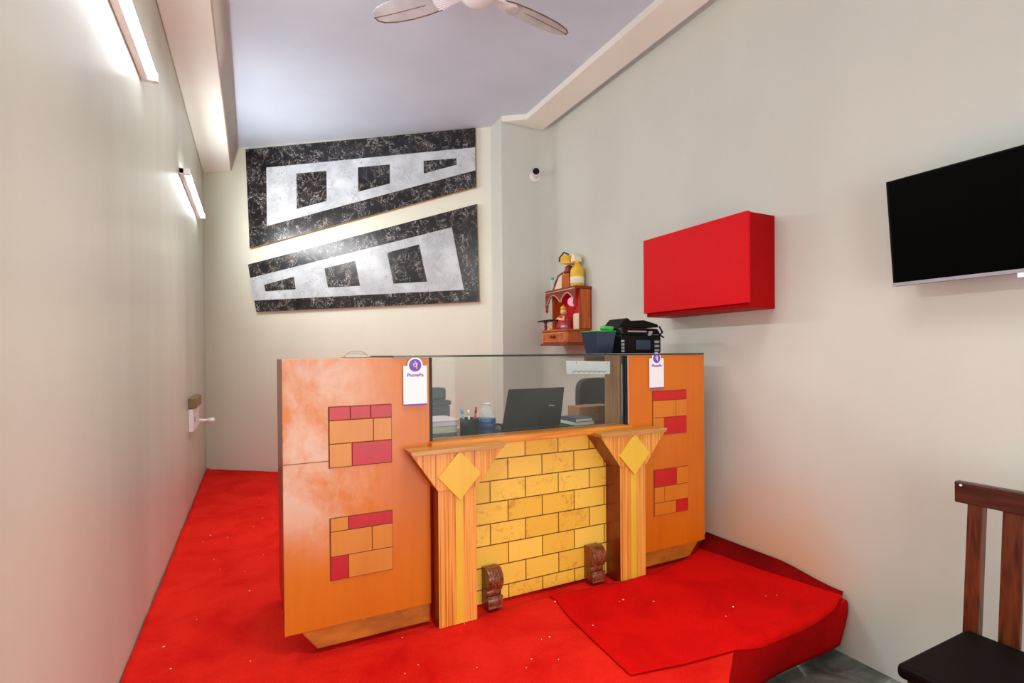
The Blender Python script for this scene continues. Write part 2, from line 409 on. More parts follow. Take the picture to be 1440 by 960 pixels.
# ------------------------------------------------------------------ carpet
def n2(x, y, s=1): return noise.noise(Vector((x * s, y * s, 3.3)))
def sstep(a, b, x):
    t = max(0, min(1, (x - a) / (b - a))); return t * t * (3 - 2 * t)
def edge_y(x):          # front edge of the platform to the right of the landing
    pts = [(1.12, FRONT), (1.16, .2), (1.24, .8), (1.37, 1.18), (1.60, 1.345), (2.345, 1.372)]
    if x <= 1.12: return FRONT
    for (a, b), (c, d) in zip(pts, pts[1:]):
        if x <= c: return b + (d - b) * (x - a) / (c - a)
    return 1.372
def carpet_z(x, y):
    z = -.004 + .004 * n2(x, y, 3) + .0015 * n2(x, y, 11)
    z += .018 * math.exp(-((y - 1.93) / .07) ** 2) * sstep(.8, .98, x) * (1 - sstep(1.42, 1.6, x))
    z -= .016 * sstep(1.99, 2.03, y) * (1 - sstep(2.5, 2.6, y)) * sstep(.1, .2, x)
    return z
def yback(x): return (CL.y + (x - CL.x) * EX.y / EX.x) - .012 if x < 1.87 else 3.92
cm = MB()
NX, NY = 110, 190
x0, x1 = XL + .006, XR - .012
V = {}
for i in range(NX + 1):
    x = x0 + (x1 - x0) * i / NX
    ya, yb = edge_y(x), yback(x)
    for j in range(NY + 1):
        ym = max(1.45, ya)
        y = ya + (ym - ya) * j / 30 if j <= 30 else ym + (yb - ym) * (j - 30) / (NY - 30)
        xx = x + (.006 * n2(0, y, 5) if i == 0 else 0)
        z = carpet_z(x, y)
        if i <= 1: z += .012 * abs(n2(0, y, 4))
        if i == 0: z += .008
        V[i, j] = cm.bm.verts.new((xx, y, z))
    # drape over the platform edge
    for k, dz in enumerate((.012, .06, .11, .16, .2, .236)):
        if x > 1.05:
            out = .012 + .012 * math.sin(x * 9) * k / 5
            hem = max(0, 1 - dz / .236)
            dd = dz * (1.02 - .1 * sstep(1.75, 2.34, x))
            V[i, -1 - k] = cm.bm.verts.new((x - (.01 if x < 1.6 else 0), ya - out * (1 if k else .6) + .05 * (dz / .236) ** 1.3 * sstep(1.2, 1.6, x), -.004 - dd))
for i in range(NX):
    for j in range(-6, NY):
        q = [(i, j), (i + 1, j), (i + 1, j + 1), (i, j + 1)]
        if all(k in V for k in q):
            f = cm.bm.faces.new([V[k] for k in q]); f.smooth = True
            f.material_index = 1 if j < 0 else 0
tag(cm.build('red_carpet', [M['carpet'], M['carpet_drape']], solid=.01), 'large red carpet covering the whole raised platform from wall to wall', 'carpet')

# loose mat in front of the counter
mat = MB()
FE = [(1.138, 1.385), (1.344, 1.348), (1.638, 1.318), (1.971, 1.322), (2.2, 1.335), (2.343, 1.385)]
BE = [(1.179, 1.991), (1.35, 1.962), (1.523, 1.956), (1.80, 1.975), (2.05, 2.03), (2.343, 2.16)]
def along(P, t):
    x = P[0][0] + (P[-1][0] - P[0][0]) * t
    for (a, b), (c, d) in zip(P, P[1:]):
        if x <= c + 1e-9: return Vector((x, b + (d - b) * (x - a) / (c - a)))
    return Vector(P[-1])
def matfn(u, v):
    UR = .82; wr = (.015 + .11 * v) / 1.205                    # the last strip turns up against the wall
    t = u / UR * (1 - wr) if u <= UR else 1 - wr + wr * (u - UR) / (1 - UR)
    k = 0 if u <= UR else (u - UR) / (1 - UR)
    p = along(FE, t).lerp(along(BE, t), v)
    z = max(carpet_z(p.x, p.y), -.004) + .0085 + .0015 * n2(p.x, p.y, 4)
    z += (.012 + .043 * sstep(0, .45, v)) * k ** .8 + .014 * sstep(.75, 1, t) * (1 - v) ** 3
    z -= .03 * (1 - sstep(1.315, 1.352, p.y)) * sstep(1.55, 1.75, p.x) * (1 - sstep(2.1, 2.3, p.x))   # droops over the step
    return (p.x, p.y, z)
mat.grid(matfn, 100, 40)
mat.bm.faces.ensure_lookup_table()
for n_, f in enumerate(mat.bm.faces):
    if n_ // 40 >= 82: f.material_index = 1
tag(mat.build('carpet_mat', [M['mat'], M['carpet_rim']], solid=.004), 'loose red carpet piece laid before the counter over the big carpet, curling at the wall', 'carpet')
# lint
lint = MB()
for k in range(150):
    x = random.uniform(XL + .1, 2.2); y = random.uniform(1.0, 4.5)
    if x > 1.1 and y < 1.42: continue
    if x > .05 and y > 1.98: continue
    onmat = x > 1.12 and y > 1.3
    z = carpet_z(x, y) + (.012 if onmat else .003); r = random.choice([.0015, .002, .0025, .004])
    if x > 2.2: z += .02
    a = random.random() * PI
    lint.prism_z([(x + r * math.cos(a + t) * random.uniform(.6, 1.4), y + r * math.sin(a + t)) for t in (0, 1.3, 2.6, 4.2)], z, z + .002)
tag(lint.build('carpet_lint', M['lint']), 'white specks of lint and paper scattered over the red carpet', 'lint', kind='stuff')

# ------------------------------------------------------------------ reception counter
YF = 2.05
rc = thing('reception_counter', (1.15, 2.3, 0), 'orange reception counter with yellow brick front, two striped pillars and a glass window', 'counter')
def front_board(xa, xb, mat):
    m = MB(); m.box(xa, xb, YF, YF + .035, .072, 1.088)
    m.bm.faces.ensure_lookup_table()
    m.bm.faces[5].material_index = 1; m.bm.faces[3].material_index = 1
    return m.build('front_board', [mat, M['maroon']], rc, .0025)
fl = front_board(.093, .65, M['orange']); fr_ = front_board(1.685, 2.212, M['orange2'])
def tiles(parent, spec, x0, x1, z0, z1, ta='tile_orange', tb='tile_red'):
    m = MB(); m.box(x0 - .003, x1 + .0005, YF - .002, YF + .001, z0 - .0015, z1 + .0015, 2)
    for a, b, c, d, k in spec: m.box(a + .0015, b - .0015, YF - .005, YF - .0015, c + .0015, d - .0015, k)
    m.build('tile_inlay', [M[ta], M[tb], M['groove']], parent, .001)
def seam(parent, rects, mat='groove'):
    m = MB()
    for x0, x1, z0, z1 in rects: m.box(x0, x1, YF - .0012, YF + .001, z0, z1)
    m.build('board_seam', M[mat], parent)
tiles(fl, [(.255, .333, .853, .905, 1), (.333, .41, .853, .905, 1), (.41, .492, .853, .905, 1),
           (.255, .42, .764, .853, 0), (.42, .492, .764, .853, 0), (.255, .338, .674, .764, 0), (.338, .492, .674, .764, 1)], .255, .492, .674, .905)
tiles(fl, [(.256, .322, .431, .482, 0), (.322, .492, .431, .482, 1), (.256, .411, .336, .431, 0), (.411, .492, .336, .431, 0),
           (.256, .321, .246, .336, 1), (.321, .492, .246, .336, 0)], .256, .492, .246, .482)
tiles(fr_, [(1.844, 2.078, .852, .902, 1), (1.844, 2.0, .763, .852, 0), (2.0, 2.078, .763, .852, 0),
            (1.844, 1.918, .673, .763, 0), (1.918, 2.078, .673, .763, 1)], 1.844, 2.078, .673, .902, 'tile_same', 'tile_scarlet')
tiles(fr_, [(1.85, 2.004, .402, .492, 1), (2.004, 2.086, .402, .492, 0), (1.85, 1.919, .32, .402, 0), (1.919, 2.086, .32, .402, 0),
            (1.85, 1.998, .254, .32, 0), (1.998, 2.086, .254, .32, 1)], 1.85, 2.086, .254, .492, 'tile_same', 'tile_scarlet')
seam(fl, [(.095, .252, .7, .7022)]); 
B('return_board', (.097, .122, YF + .035, 2.55, .072, 1.086), M['maroon'], rc)
B('return_board', (2.18, 2.205, YF + .035, 2.55, .072, 1.086), M['brown'], rc)
def kick(xs):
    m = MB(); m.prism_y(xs, YF + .004, YF + .05); m.build('kick_board', M['kick'], rc, .002)
kick([(.207, -.002), (.645, -.002), (.645, .073), (.150, .073)])
kick([(1.72, -.002), (2.10, -.002), (2.168, .073), (1.72, .073)])
# brick front
B('brick_panel', (.80, 1.60, 2.088, 2.108, -.002, .712), M['brick'], rc, .001)
m = MB(); m.box(.648, 1.688, 2.02, 2.13, .712, .741); m.build('window_sill', M['sill'], rc, .003)
def pillar(xa, xb, xc, w):
    m = MB(); fs = m.box(xa, xb, 1.975, 2.088, -.002, .70)
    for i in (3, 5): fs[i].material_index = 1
    p = m.build('pillar', [M['laminate'], M['maroon']], rc, .0015)
    B('yellow_stripe', (xc - .017, xc + .017, 1.9728, 1.9755, 0, .56), M['yellow'], p, .0005)
    m = MB(); fs = m.prism_y([(xa - .002, .553), (xb + .002, .553), (xc + w, .702), (xc - w, .702)], 1.969, 2.088)
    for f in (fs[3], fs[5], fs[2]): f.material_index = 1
    cp = m.build('capital', [M['laminate'], M['maroon']], p, .0015)
    m = MB(); m.prism_y([(xc, .507), (xc + .092, .608), (xc, .709), (xc - .092, .608)], 1.962, 1.9695)
    m.build('diamond_tile', M['yellow'], cp, .001)
    m = MB(); m.prism_y([(xc - w, .7025), (xc + w, .7025), (xc + w + .012, .722), (xc - w - .012, .722)], 1.958, 2.09)
    m.build('capital_ledge', M['ledge'], cp, .002)
pillar(.658, .824, .748, .195)
pillar(1.571, 1.727, 1.652, .195)
# carved scroll brackets at the foot of the brick panel
def bracket(xa, xb, z0):
    prof = []
    def arc(cy, cz, r, a0, a1, n=9):
        for i in range(n):
            t = math.radians(a0 + (a1 - a0) * i / (n - 1)); prof.append((cy - r * math.cos(t), cz + r * math.sin(t)))
    prof.append((2.088, z0 + .16))
    arc(2.055, z0 + .117, .05, 75, -50)
    arc(2.06, z0 + .058, .028, 60, -50, 6)
    arc(2.052, z0 + .022, .038, 45, -25, 6)
    prof += [(2.012, z0), (2.088, z0)]
    m = MB(); m.prism_x(prof, xa, xb, 0, True)
    o = m.build('carved_bracket', M['carved'], rc, .004)
    m = MB(); w = xb - xa
    for k in range(4):
        x = xa + w * (.2 + .2 * k); pts = []
        for i in range(8):
            t = math.radians(70 - 110 * i / 7); pts.append((x, 2.055 - .0505 * math.cos(t), z0 + .117 + .0505 * math.sin(t)))
        m.path(pts, .003, 6)
    for zz, yy in ((z0 + .075, 2.033), (z0 + .04, 2.024)):
        m.tube((xa - .002, yy, zz), (xb + .002, yy, zz), .006, .006, 10)
    m.build('carved_rib', M['carved'], o)
bracket(.893, .962, .004); bracket(1.437, 1.512, .004)
# window: dark edged glass pane
pane = B('window_pane', (.664, 1.676, 2.066, 2.072, .741, 1.088), M['glass'], rc, 0)
m = MB(); m.box(.650, .664, 2.055, 2.08, .741, 1.088)
m.build('window_frame', M['black'], rc, .001)
m = MB(); m.box(1.672, 1.686, 2.055, 2.08, .741, 1.088)
m.build('window_frame', M['black'], rc, .001)
B('window_trim_strip', (1.682, 1.686, 2.05, 2.056, .745, 1.085), M['chrome'], rc, 0)
m = MB(); m.box(.50, 2.2, 2.04, 2.50, 1.089, 1.0975)
M['edgeglass'] = plain('dark_green_glass_edge', (26, 44, 40), .15, var=.1)
fsn = [f for f in m.bm.faces]
for f in fsn:
    if abs(f.normal.z) < .5: f.material_index = 1
m.bm.normal_update()
for f in fsn: f.material_index = 0 if abs(f.normal.z) > .5 else 1
m.build('glass_top', [M['glass'], M['edgeglass']], rc)
B('top_board', (.123, .499, YF + .036, 2.50, 1.07, 1.088), M['orange2'], rc)
# inside
B('worktop', (.66, 2.18, 2.13, 2.62, .675, .70), M['desk'], rc)
B('worktop_support', (1.2, 1.24, 2.15, 2.6, -.01, .675), M['brown'], rc)
B('side_shelf_board', (1.66, 1.685, 2.10, 2.21, .70, 1.086), M['brown'], rc)
B('rear_shelf_board', (1.70, 2.18, 2.44, 2.46, 1.035, 1.086), M['brown'], rc)
B('return_shelf_post', (2.14, 2.18, 2.44, 2.48, .70, 1.086), M['brown'], rc)

# ------------------------------------------------------------------ payment cards on the counter front
def pay_card(xa, xb, z0, z1, bump_c, br, label, tilt=0, red=False):
    cx = (xa + xb) / 2
    t = thing('payment_card', (cx, YF - .006, z0), label, 'sign', None)
    y0, y1 = YF - .010, YF - .006
    pts = [(xa, z0), (xb, z0), (xb, z1)]
    import math as q
    h = z1 - bump_c; half = q.sqrt(max(br * br - h * h, 1e-6)); a0 = q.atan2(h, half); a1 = PI - a0
    for i in range(15):
        a = a0 + (a1 - a0) * i / 14; pts.append((cx + br * q.cos(a), bump_c + br * q.sin(a)))
    pts.append((xa, z1))
    m = MB(); m.prism_y(pts, y0, y1); c = m.build('card', M['card'], t)
    m = MB(); m.prism_y([(cx + br * .8 * math.cos(i * PI / 16), bump_c + br * .8 * math.sin(i * PI / 16)) for i in range(32)], y0 - .0008, y0); m.build('logo_disc', M['purple'], t)
    # the white syllable mark: bar with a stem, bowl and a slanting stroke above
    s = br * .8; yy = y0 - .0012; g = MB()
    def P(a, b): return (cx + a * s, yy, bump_c + b * s)
    g.path([P(-.45, .22), P(.4, .22)], s * .065, 6); g.path([P(.2, .22), P(.2, -.62)], s * .075, 6)
    g.path([P(-.22, .22), P(-.26, -.05), P(-.12, -.25), P(.08, -.22), P(.2, -.05)], s * .065, 6)
    g.path([P(.2, .22), P(.05, .5), P(-.18, .62)], s * .065, 6)
    g.build('logo_mark', M['card'], t)
    text_mesh('PhonePe', .0195 * (xb - xa) / .098, M['purple'], 'brand_lettering', t, (cx, y0 - .0008, z1 - .038), (PI / 2, 0, 0))
    m = MB(); m.box(xa, xb, y0 - .0008, y0, z0, z0 + .0065); m.build('violet_bar', M['purple'], t)
    return t
pay_card(.539, .637, .895, 1.056, 1.058, .032, 'white and violet payment card on the left orange board beside the window glass')
pay_card(1.816, 1.912, .916, 1.072, 1.072, .030, 'white and violet payment card on the right orange board, below the printer')

# ------------------------------------------------------------------ things behind the glass
lap = thing('laptop', (1.29, 2.42, .70), 'open dark grey laptop seen from the back of its lid, behind the glass', 'laptop')
m = MB(); m.box(1.12, 1.468, 2.352, 2.58, .701, .716); m.build('base', M['charcoal'], lap, .004)
m = MB(); m.hexa([(1.12, 2.345, .718), (1.468, 2.345, .718), (1.468, 2.352, .718), (1.12, 2.352, .718)], [(1.132, 2.285, .925), (1.458, 2.285, .925), (1.458, 2.292, .925), (1.132, 2.292, .925)])
ld = m.build('lid', M['charcoal'], lap, .006)
m = MB(); m.hexa([(1.375, 2.3085, .828), (1.408, 2.3085, .826), (1.408, 2.3095, .826), (1.375, 2.3095, .828)], [(1.375, 2.307, .834), (1.408, 2.307, .832), (1.408, 2.308, .832), (1.375, 2.308, .834)])
m.build('lid_badge', M['silver'], ld)
def bottle(x, y, z, h, r):
    t = thing('water_bottle', (x, y, z), 'clear plastic water bottle with blue lower half standing behind the glass', 'bottle')
    m = MB(); m.lathe((x, y, z), [(r * .9, .001), (r, .006), (r, h * .2), (r * .94, h * .22), (r, h * .25), (r, h * .56)]); m.build('lower_body', M['blue'], t)
    m = MB()
    for q in (.12, .22, .34, .46): m.lathe((x, y, z), [(r * 1.015, h * q), (r * 1.03, h * (q + .012)), (r * 1.015, h * (q + .024))])
    m.build('body_ridge', M['blue'], t)
    m = MB(); m.lathe((x, y, z), [(r, h * .56), (r * .98, h * .62), (r * .85, h * .74), (r * .6, h * .86), (r * .34, h * .93), (r * .32, h * .97)]); m.build('upper_body', M['clear'], t)
    m = MB(); m.lathe((x, y, z), [(r * .37, h * .955), (r * .37, h * 1.0)]); m.build('cap', M['white'], t)
bottle(1.008, 2.275, .70, .165, .042)
pc = MB(); pc.lathe((.915, 2.27, .70), [(.043, 0), (.045, .004), (.046, .098), (.042, .098), (.04, .01)], 20)
tag(pc.build('pen_cup', M['black']), 'black round pen cup beside the blue bottle behind the glass', 'cup')
for (dx, dy, tx, tz, mt, lb) in ((-.012, .0, -.05, .15, 'penblue', 'pale blue pen leaning left in the black pen cup'), (.005, .008, -.01, .135, 'white', 'white pen in the middle of the black pen cup'), (.015, -.005, .03, .15, 'penred', 'red pen leaning right in the black pen cup')):
    t = thing('pen', (.915 + dx, 2.27 + dy, .712), lb, 'pen', 'pens in the black cup')
    a = Vector((.915 + dx, 2.27 + dy, .712)); e = Vector((.915 + dx + tx * .6, 2.27 + dy, .70 + tz))
    d = (e - a)
    m = MB(); m.tube(a, a + d * .8, .005, .005, 10); m.build('barrel', M[mt], t)
    m = MB(); m.tube(a + d * .8, e, .0058, .005, 10); m.build('cap', M[mt], t)
def book(name, dims, cover, page, label, cat, group):
    x0, x1, y0, y1, z0, z1 = dims; t = thing(name, ((x0 + x1) / 2, (y0 + y1) / 2, z0), label, cat, group)
    m = MB(); c = min(.003, (z1 - z0) * .2); m.box(x0, x1, y0, y1, z0, z0 + c); m.box(x0, x1, y0, y1, z1 - c, z1); m.box(x0, x0 + c, y0, y1, z0, z1)
    m.build('cover', M[cover], t, .0008)
    m = MB(); m.box(x0 + c, x1 - .004, y0 + .004, y1 - .004, z0 + c, z1 - c); m.build('pages', M[page], t)
book('notebook', (.69, .87, 2.30, 2.47, .729, .765), 'darkgreen', 'cream', 'thick dark green notebook under a pink folder at the left behind the glass', 'book', 'books left of the pen cup')
book('folder', (.685, .872, 2.285, 2.49, .766, .792), 'pinkpaper', 'pinkpaper', 'dusty pink folder lying on a green notebook at the left behind the glass', 'folder', 'books left of the pen cup')
book('ledger', (1.53, 1.655, 2.30, 2.45, .701, .716), 'green', 'cream', 'green covered ledger at the bottom of the stack right of the laptop', 'book', 'books right of the laptop')
book('ledger', (1.52, 1.655, 2.295, 2.45, .717, .731), 'white', 'white', 'white pad in the middle of the stack right of the laptop', 'book', 'books right of the laptop')
book('ledger', (1.535, 1.65, 2.30, 2.45, .732, .752), 'bluecover', 'cream', 'slate blue book on top of the stack right of the laptop', 'book', 'books right of the laptop')
ct = thing('card_terminal', (.78, 2.38, .70), 'flat black card terminal under the green notebook behind the glass', 'card terminal')
m = MB(); m.box(.69, .86, 2.29, 2.47, .701, .728); m.build('body', M['black'], ct, .006)
m = MB(); m.box(.735, .80, 2.2885, 2.2905, .709, .716); m.build('label_strip', M['greyprint'], ct)
tr_ = MB(); 
bmesh.ops.create_cone(tr_.bm, cap_ends=False, segments=28, radius1=.026, radius2=.026, depth=.02, matrix=Matrix.Translation((1.092, 2.33, .728)) @ Matrix.Rotation(PI / 2, 4, 'X'))
tag(tr_.build('tape_roll', M['matte_black'], solid=.006), 'small black tape roll standing between the bottle and the laptop', 'tape')
pr = thing('desktop_scanner', (.79, 2.55, .70), 'dark grey boxy scanner at the left end behind the glass', 'scanner')
m = MB(); m.box(.68, .905, 2.505, 2.61, .701, .84); m.build('body', M['charcoal'], pr, .008)
m = MB(); m.box(.675, .91, 2.50, 2.61, .842, .865); m.build('lid', M['black'], pr, .006)
m = MB(); m.box(.70, .89, 2.52, 2.60, .866, .93); m.build('feed_tray', M['charcoal'], pr, .012)
sg = thing('paper_notice', (1.47, 2.09, .995), 'white paper sheet with a row of scribbles taped inside the glass', 'sign')
m = MB(); m.hexa([(1.343, 2.086, 1.003), (1.60, 2.086, .996), (1.60, 2.0875, .996), (1.343, 2.0875, 1.003)], [(1.34, 2.086, 1.066), (1.602, 2.086, 1.059), (1.602, 2.0875, 1.059), (1.34, 2.0875, 1.066)])
m.build('sheet', M['card'], sg)
m = MB()
for k in range(7):
    x = 1.375 + k * .03; z = 1.013 - k * .0008
    m.path([(x, 2.085, z + .003), (x + .006, 2.085, z - .003), (x + .013, 2.085, z - .001), (x + .018, 2.085, z + .005), (x + .027, 2.085, z + .001)], .0012, 5)
m.build('pen_scribble', M['bluecover'], sg)
for x, z in ((1.40, 1.055), (1.585, 1.048)):
    m = MB(); m.lathe((x, 2.0855, z), [(.003, 0), (.003, .001)], 10, axis='Y'); m.build('pin', M['black'], sg)
oc = thing('office_chair', (2.02, 3.0, 0), 'dark office chair behind the counter, its rounded back seen through glass right of laptop', 'chair')
m = MB(); pts = []
for i in range(24):
    a = 2 * PI * i / 24; ca, sa = math.cos(a), math.sin(a)
    pts.append((1.98 + .165 * math.copysign(abs(ca) ** .5, ca), .80 + .135 * math.copysign(abs(sa) ** .5, sa)))
m.prism_y(pts, 2.86, 2.92, 0, True); m.build('backrest', M['charcoal'], oc, .015, seg=3)
m = MB(); m.box(1.77, 2.2, 2.95, 3.38, .43, .51); m.build('seat', M['charcoal'], oc, .03, seg=3)
m = MB(); m.box(1.95, 2.01, 2.90, 2.94, .42, .72); m.build('back_bracket', M['black'], oc, .004)
m = MB(); m.tube((1.985, 3.16, .1), (1.985, 3.16, .43), .025); m.build('gas_column', M['chrome'], oc)
m = MB()
for k in range(5):
    a = 2 * PI * k / 5 + .3; m.tube((1.985, 3.16, .11), (1.985 + .2 * math.cos(a), 3.16 + .2 * math.sin(a), .07), .02, .014)
m.build('star_base', M['black'], oc)
for k in range(5):
    a = 2 * PI * k / 5 + .3; m = MB(); m.lathe((1.985 + .2 * math.cos(a) - .012, 3.16 + .2 * math.sin(a), .028), [(.027, 0), (.027, .024)], 14, axis='X'); m.build('caster', M['black'], oc)
oc.location.x += .125
cb = thing('carton_box', (1.79, 2.53, .70), 'brown cardboard box below the dark chair back, right end behind the glass', 'box')
m = MB(); m.box(1.68, 1.92, 2.475, 2.60, .701, .79); m.build('carton_body', M['carton'], cb, .002)
m = MB(); m.box(1.785, 1.815, 2.4735, 2.475, .702, .79); m.box(1.785, 1.815, 2.4735, 2.60, .7902, .7912); m.build('packing_tape', M['ledge'], cb)

# ------------------------------------------------------------------ on the counter top
ZT = 1.098
bn = thing('storage_bin', (1.685, 2.29, ZT), 'navy plastic tapered bin with green rim on the counter top beside the printer', 'bin')
m = MB()
b4 = [(1.64, 2.235), (1.73, 2.235), (1.73, 2.35), (1.64, 2.35)]; t4 = [(1.62, 2.22), (1.745, 2.22), (1.745, 2.37), (1.62, 2.37)]
vb = [m.bm.verts.new((x, y, ZT + .001)) for x, y in b4]; vt = [m.bm.verts.new((x, y, ZT + .118)) for x, y in t4]
m.bm.faces.new(vb[::-1])
for i in range(4): m.bm.faces.new((vb[i], vb[(i + 1) % 4], vt[(i + 1) % 4], vt[i]))
m.build('bin_body', M['navy'], bn, .006, solid=.004)
m = MB()
for (a, b), (c, d) in zip(t4, t4[1:] + t4[:1]): m.tube((a, b, ZT + .12), (c, d, ZT + .12), .003, .003, 8)
m.build('rim', M['green'], bn)
gb = MB(); gb.ball((1.77, 2.345, ZT + .07), .02, 0, (.8, 1.2, 3.6), 28); gb.ball((1.772, 2.33, ZT + .138), .036, 0, (1.15, .9, .5), 24)
for v in gb.bm.verts: v.co += Vector((n2(v.co.x, v.co.z, 40), n2(v.co.y, v.co.z, 35), n2(v.co.x, v.co.y, 30))) * .009
tag(gb.build('plastic_bag', M['green']), 'crumpled bright green plastic bag tucked between the bin and the printer', 'bag')
pt = thing('printer', (2.0, 2.33, ZT), 'black printer with raised lid and paper trays on the counter top', 'printer')
m = MB(); m.box(1.845, 2.135, 2.25, 2.47, ZT + .001, ZT + .105); m.build('body', M['matte_black'], pt, .008)
m = MB(); m.hexa([(1.85, 2.245, ZT + .106), (2.13, 2.245, ZT + .106), (2.13, 2.46, ZT + .112), (1.85, 2.46, ZT + .112)], [(1.86, 2.26, ZT + .145), (2.12, 2.26, ZT + .14), (2.12, 2.45, ZT + .145), (1.86, 2.45, ZT + .15)]); m.build('carriage_cover', M['black'], pt, .006)
m = MB(); m.prism_y([(1.855, .14), (1.91, .196), (1.93, .20), (1.95, .185), (2.05, .19), (2.15, .168), (2.155, .15), (2.05, .145)], 2.29, 2.44)
for v in m.bm.verts: v.co.z += ZT
m.build('lid', M['matte_black'], pt, .006)
m = MB(); m.box(1.89, 2.02, 2.24, 2.246, ZT + .118, ZT + .126); m.build('paper_edge', M['greyprint'], pt)
m = MB(); m.hexa([(2.03, 2.238, ZT + .10), (2.05, 2.238, ZT + .10), (2.05, 2.245, ZT + .10), (2.03, 2.245, ZT + .10)], [(2.04, 2.238, ZT + .125), (2.065, 2.238, ZT + .125), (2.065, 2.245, ZT + .125), (2.04, 2.245, ZT + .125)]); m.build('side_tab', M['greyprint'], pt)
m = MB(); m.box(1.95, 2.05, 2.243, 2.25, ZT + .02, ZT + .075); m.build('control_panel', M['navy'], pt, .002)
m = MB()
for q in range(4): m.box(1.848, 1.868, 2.2465, 2.25, ZT + .008 + q * .018, ZT + .02 + q * .018)
m.build('label_sticker', M['greyprint'], pt)
m = MB()
for q in range(3): m.box(2.085, 2.118, 2.2465, 2.25, ZT + .01 + q * .024, ZT + .024 + q * .024)
m.build('label_sticker', M['greyprint'], pt)
m = MB(); m.path([(2.13, 2.26, ZT + .155), (2.145, 2.25, ZT + .12), (2.12, 2.245, ZT + .105), (2.15, 2.245, ZT + .09)], .005, 8); m.build('cable', M['black'], pt)
pt.location.x -= .045
wb = MB()
wb.path([(.315, 2.14, ZT + .006), (.36, 2.14, ZT + .005), (.40, 2.14, ZT + .005), (.435, 2.14, ZT + .007)], .0018, 6)
wb.path([(.325, 2.14, ZT + .005), (.335, 2.14, ZT + .02), (.355, 2.14, ZT + .03), (.38, 2.14, ZT + .032), (.405, 2.14, ZT + .026), (.42, 2.14, ZT + .012)], .0012, 6)
wb.path([(.34, 2.14, ZT + .018), (.37, 2.15, ZT + .024), (.41, 2.14, ZT + .018)], .001, 6)
for v in wb.bm.verts: v.co.z -= .0126
tag(wb.build('wire_loop', M['wire']), 'thin loop of grey wire lying on the left end of the counter top', 'wire')

# ------------------------------------------------------------------ wall art on the back wall
def aw(s, z, d): p = E0 + EX * s - EN * d; return (p.x, p.y, z)
def art(label, outer, inner, squares):
    c = [sum(p[0] for p in outer) / 4, min(p[1] for p in outer)]
    t = thing('wall_art_panel', aw(c[0], c[1], .015), label, 'wall art', 'marble panels on the back wall')
    m = MB(); fs = m.prism(outer, lambda a, b: aw(a, b, .03), lambda a, b: aw(a, b, 0.001))
    for f in fs[2:]: f.material_index = 1
    m.build('marble_board', [M['marble_black'], M['edge']], t)
    m = MB(); m.prism(inner, lambda a, b: aw(a, b, .0335), lambda a, b: aw(a, b, .03)); m.build('white_inlay', M['marble_white'], t)
    for q in squares:
        m = MB(); m.prism(q, lambda a, b: aw(a, b, .036), lambda a, b: aw(a, b, .0336)); m.build('black_inlay', M['marble_black'], t)
art('upper black marble panel with white wedge and three dark blocks, narrowing to the right',
    [(-2.386, 3.075), (-.131, 3.099), (-.129, 2.579), (-2.354, 2.130)], [(-2.166, 2.886), (-.134, 2.927), (-.134, 2.726), (-2.166, 2.333)],
    [[(-1.855, 2.807), (-1.552, 2.814), (-1.552, 2.535), (-1.855, 2.477)], [(-1.239, 2.824), (-.932, 2.830), (-.932, 2.658), (-1.239, 2.601)], [(-.609, 2.840), (-.306, 2.842), (-.306, 2.785), (-.609, 2.727)]])
art('lower black marble panel with white wedge and three dark blocks, widening to the right',
    [(-2.374, 1.976), (-.124, 2.429), (-.109, 1.567), (-2.292, 1.522)], [(-2.354, 1.845), (-.355, 2.233), (-.248, 1.674), (-2.315, 1.630)],
    [[(-2.201, 1.777), (-1.893, 1.843), (-1.877, 1.726), (-2.189, 1.715)], [(-1.582, 1.909), (-1.277, 1.970), (-1.232, 1.740), (-1.547, 1.734)], [(-.965, 2.032), (-.660, 2.093), (-.589, 1.758), (-.906, 1.749)]])

